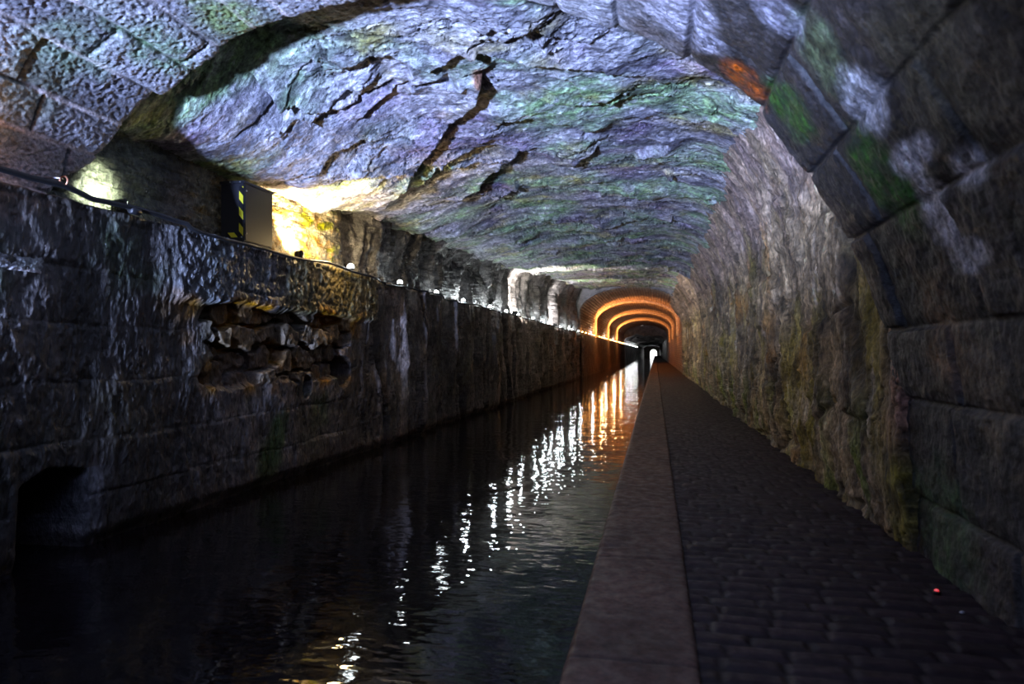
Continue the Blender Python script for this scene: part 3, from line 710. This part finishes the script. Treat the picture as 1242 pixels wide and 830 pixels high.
# orange up-lights washing each rib
for y in (48.6, 62.0, 76.0):
    spot('rib_light', (BX0+0.28, y-0.40, LEDGE_Z+0.12), (-1.9, y+0.05, 4.6), 1500, (1.0, 0.46, 0.14), 120, 0.6, 0.05)
    point('rib_glow', (BX0+0.5, y-0.35, LEDGE_Z+0.5), 90, (1.0, 0.50, 0.17), 0.05)

# flood lights
def flood(loc, rz, label, aim, power, colour, angle):
    t = thing('floodlight', label, 'floodlight', loc, (0, 0, rz))
    bm = bmesh.new(); add_box(bm, (-0.075, -0.022, 0.035), (0.075, 0.022, 0.145), 0.008)
    for k in range(6): add_box(bm, (-0.06+k*0.021, 0.018, 0.045), (-0.053+k*0.021, 0.036, 0.135), 0.0)
    obj('housing', bm, M_BLACK, t, False)
    bm = bmesh.new(); add_box(bm, (-0.064, -0.026, 0.046), (0.064, -0.0215, 0.134), 0.002); obj('lens', bm, glow('flood_lens', colour, 15), t, False)
    bm = bmesh.new(); add_tube(bm, [(-0.082, 0, 0.09), (-0.084, 0, 0.012), (-0.07, 0, 0.004), (0.07, 0, 0.004), (0.084, 0, 0.012), (0.082, 0, 0.09)], 0.006, 6); obj('bracket', bm, M_STEEL, t)
    L_ = Vector(loc)+Vector((0, 0, 0.2)); d = (Vector(aim)-L_).normalized()
    spot('flood_light', L_+d*0.03, aim, power, colour, angle, 0.5, 0.06)
    return t
flood((-4.26, 7.62, ledge_top(7.62, -4.26)), 2.6, 'floodlight on the ledge behind the striped control box', (-4.46, 8.1, 3.2), 300, (1.0, 0.80, 0.45), 150)
flood((-4.28, 4.78, ledge_top(4.78, -4.28)), 2.9, 'floodlight glaring on the rock beside the end of the near vault', (-4.75, 4.80, 2.55), 34, (0.92, 1.0, 0.8), 105)
flood((-4.16, 20.2, ledge_top(20.2, -4.16)), 3.1, 'floodlight on the ledge under the bright roof step', (-4.0, 23.0, 3.9), 1500, (1.0, 0.93, 0.82), 140)
flood((-4.2, 29.0, ledge_top(29.0, -4.2)), 3.1, 'floodlight on the ledge washing the last rock buttress', (-4.3, 33.0, 3.6), 900, (1.0, 0.96, 0.92), 120)

point('flood_spill', (-3.90, 8.05, ledge_top(7.62, -4.26)+0.24), 36, (1.0, 0.70, 0.32), 0.06)
# ------------------------------------------------------------------ control box with hazard tape
def hazard_mat():
    m, nt, b = new_mat('hazard_tape'); N, L = nt.nodes.new, nt.links.new
    tc = N('ShaderNodeTexCoord'); sp = N('ShaderNodeSeparateXYZ'); L(tc.outputs['Object'], sp.inputs[0])
    a = N('ShaderNodeMath'); a.operation = 'MULTIPLY'; a.inputs[1].default_value = 1.15; L(sp.outputs['X'], a.inputs[0])
    s = N('ShaderNodeMath'); s.operation = 'ADD'; L(a.outputs[0], s.inputs[0]); L(sp.outputs['Z'], s.inputs[1])
    f = N('ShaderNodeMath'); f.operation = 'MULTIPLY'; f.inputs[1].default_value = 1/0.165; L(s.outputs[0], f.inputs[0])
    g = N('ShaderNodeMath'); g.operation = 'FRACT'; L(f.outputs[0], g.inputs[0])
    h = N('ShaderNodeMath'); h.operation = 'GREATER_THAN'; h.inputs[1].default_value = 0.48; L(g.outputs[0], h.inputs[0])
    mx = N('ShaderNodeMix'); mx.data_type = 'RGBA'; mx.inputs['A'].default_value = (0.008, 0.008, 0.012, 1); mx.inputs['B'].default_value = (0.85, 0.74, 0.04, 1)
    L(h.outputs[0], mx.inputs['Factor']); L(mx.outputs['Result'], b.inputs['Base Color']); b.inputs['Roughness'].default_value = 0.35
    return m
bx, by = -4.15, 6.30
bz = ledge_top(by+0.25, bx-0.1)+0.012
box = thing('control_box', 'black metal control box with yellow hazard stripes standing on the ledge', 'control box', (bx, by, bz))
M_BOX = plain('box_black_paint', (0.02, 0.02, 0.026), 0.4); M_BOXSIDE = plain('box_side_paint', (0.018, 0.015, 0.010), 0.5)
bm = bmesh.new(); add_box(bm, (-0.27, 0, 0.03), (0, 0.54, 0.64), 0.008); obj('cabinet', bm, M_BOX, box, False)
bm = bmesh.new(); add_box(bm, (-0.28, -0.012, 0.635), (0.012, 0.552, 0.662), 0.006); obj('lid', bm, M_BOX, box, False)
bm = bmesh.new(); add_box(bm, (-0.001, 0.02, 0.045), (0.006, 0.525, 0.628), 0.002); sd = obj('side_panel', bm, M_BOXSIDE, box, False)
sd['label'] = 'dull brown side panel facing the canal'
bm = bmesh.new(); add_box(bm, (-0.052, -0.005, 0.075), (-0.006, -0.0008, 0.60), 0.0); add_box(bm, (-0.20, -0.0052, 0.075), (-0.006, -0.0010, 0.125), 0.0)
hz = obj('hazard_tape', bm, hazard_mat(), box, False); hz['label'] = 'yellow and black striped tape'
for (x, z) in ((-0.035, 0.645), (-0.15, 0.648), (-0.02, 0.075), (-0.22, 0.075)):
    bm = bmesh.new(); add_lathe(bm, [(0.009, 0.0), (0.009, -0.006), (0.005, -0.010)], 8, 'y', (x, -0.003 if z < 0.6 else -0.012, z)); obj('screw', bm, M_STEEL, box)
for (y, z) in ((0.035, 0.56), (0.035, 0.12)):
    bm = bmesh.new(); add_lathe(bm, [(0.009, 0.0), (0.009, 0.005), (0.005, 0.009)], 8, 'x', (0.006, y, z)); obj('screw', bm, M_STEEL, box)
for (x, y) in ((-0.24, 0.03), (-0.03, 0.03), (-0.24, 0.51), (-0.03, 0.51)):
    bm = bmesh.new(); add_box(bm, (x-0.018, y-0.018, -0.01), (x+0.018, y+0.018, 0.034), 0.003); obj('foot', bm, M_BLACK, box, False)

# ------------------------------------------------------------------ cable along the ledge
def cable_pts(y0, y1, lift=0.0, out=0.02, seed=1.0):
    pts = []
    y = y0
    while y < y1:
        e = ledge_edge(y) if y < 39.2 else BX0+0.1
        w = 0.02*math.sin(y*1.7+seed)+0.012*math.sin(y*4.1+seed*2)
        pts.append((y, e, w)); y += 0.12 if y < 20 else 0.4
    E = np.array(pts); ker = np.ones(9)/9
    Es = np.convolve(np.pad(E[:, 1], 4, 'edge'), ker, 'valid')
    return [(max(E[i, 1], Es[i])+out, E[i, 0], LEDGE_Z+0.045+lift+E[i, 2]) for i in range(len(E))]
hook_y = on_x(78, 214, -4.06)[1]
pts = [(-4.06, 0.5, 2.37), (-4.06, 1.6, 2.36), (-4.06, 2.6, 2.375), (-4.06, hook_y-0.25, 2.362), (-4.06, hook_y, 2.375), (-4.07, hook_y+0.25, 2.335)]
pts += cable_pts(hook_y+0.5, 5.3, -0.02, 0.035, 0.3)+cable_pts(5.3, 39, -0.055, 0.035, 0.3)
bm = bmesh.new(); add_tube(bm, pts, [0.021 if p[1] < 5.4 else 0.016 for p in pts], 10)
tag(obj('power_cable', bm, M_CABLE), 'thick black power cable running along the edge of the left ledge', 'cable')
hk = thing('cable_hook', 'curled metal hook holding the cable on the near left masonry', 'hook', (-4.06, hook_y, 2.375))
bm = bmesh.new(); add_tube(bm, [(0.032*math.cos(a), -0.004, 0.03+0.032*math.sin(a)) for a in np.linspace(-1.2, 4.0, 16)], 0.006, 7); obj('ring', bm, plain('rusty_copper', (0.55, 0.25, 0.14), 0.4, 0.7), hk)
bm = bmesh.new(); add_tube(bm, [(-0.02, 0.0, 0.05), (-0.10, 0.0, 0.06), (-0.26, 0.0, 0.06)], 0.007, 7); obj('pin', bm, M_STEEL, hk)
cl_y = on_x(166, 258, -4.05)[1]
cl = thing('cable_clamp', 'lumpy black clamp gripping the cable below the nearest floodlit patch', 'clamp', (ledge_edge(cl_y)+0.03, cl_y, 2.33))
bm = bmesh.new(); add_lathe(bm, [(0.022, -0.05), (0.030, -0.045), (0.030, 0.045), (0.022, 0.05)], 12, 'y'); obj('collar', bm, M_BLACK, cl)
bm = bmesh.new(); add_box(bm, (-0.16, -0.02, -0.02), (0.0, 0.02, 0.015), 0.004); obj('arm', bm, M_BLACK, cl, False)
bm = bmesh.new(); add_lathe(bm, [(0.008, 0.02), (0.010, 0.03), (0.010, 0.042), (0.005, 0.046)], 8); obj('bolt', bm, M_STEEL, cl)

# ------------------------------------------------------------------ red marker and a pebble on the path
p = on_z(1136, 717, 0.0)
mk = thing('marker_light', 'tiny glowing red marker light on the towpath near the right wall', 'marker light', (p[0], p[1], -0.012))
bm = bmesh.new(); add_lathe(bm, [(0.018, 0.0), (0.018, 0.008), (0.013, 0.012)], 14); obj('base', bm, M_BLACK, mk)
bm = bmesh.new(); add_lathe(bm, [(0.012, 0.011), (0.011, 0.016), (0.007, 0.020), (0.002, 0.022)], 12); obj('lens', bm, glow('red_lens', (1.0, 0.03, 0.02), 0.7), mk)
p = on_z(1167, 741, 0.0)
bm = bmesh.new(); bmesh.ops.create_icosphere(bm, subdivisions=2, radius=0.011)
for v in bm.verts: v.co = Vector((v.co.x*1.2, v.co.y, v.co.z*0.6))*(1+0.15*math.sin(v.co.x*400+v.co.y*300))
o = obj('pebble', bm, plain('pale_pebble', (0.55, 0.52, 0.55), 0.5)); o.location = (p[0], p[1], -0.008)
tag(o, 'pale pebble on the towpath just past the red marker', 'pebble')

# ------------------------------------------------------------------ light from behind, far mouth, world
spot('canal_floodlight', (-3.88, -6.0, 0.0), (-2.7, 4.0, 4.4), 38000, (0.40, 0.54, 1.0), 48, 0.5, 0.4)
point('warm_lamp', (-4.02, 3.45, 2.66), 2.0, (1.0, 0.45, 0.08), 0.03)
w = bpy.data.worlds.new('world'); bpy.context.scene.world = w; w.use_nodes = True
w.node_tree.nodes['Background'].inputs[0].default_value = (0.95, 0.98, 1.0, 1); w.node_tree.nodes['Background'].inputs[1].default_value = 2.5

sc = bpy.context.scene
sc.view_settings.view_transform = 'Standard'; sc.view_settings.look = 'None'; sc.view_settings.gamma = 1.0; sc.view_settings.exposure = 0.0
sc.view_settings.use_curve_mapping = False
sc.cycles.use_denoising = True
sc.cycles.max_bounces = 6; sc.cycles.diffuse_bounces = 4; sc.cycles.glossy_bounces = 3
sc.cycles.sample_clamp_indirect = 3.0
sc.cycles.use_light_tree = True
sc.cycles.caustics_reflective = False; sc.cycles.caustics_refractive = False
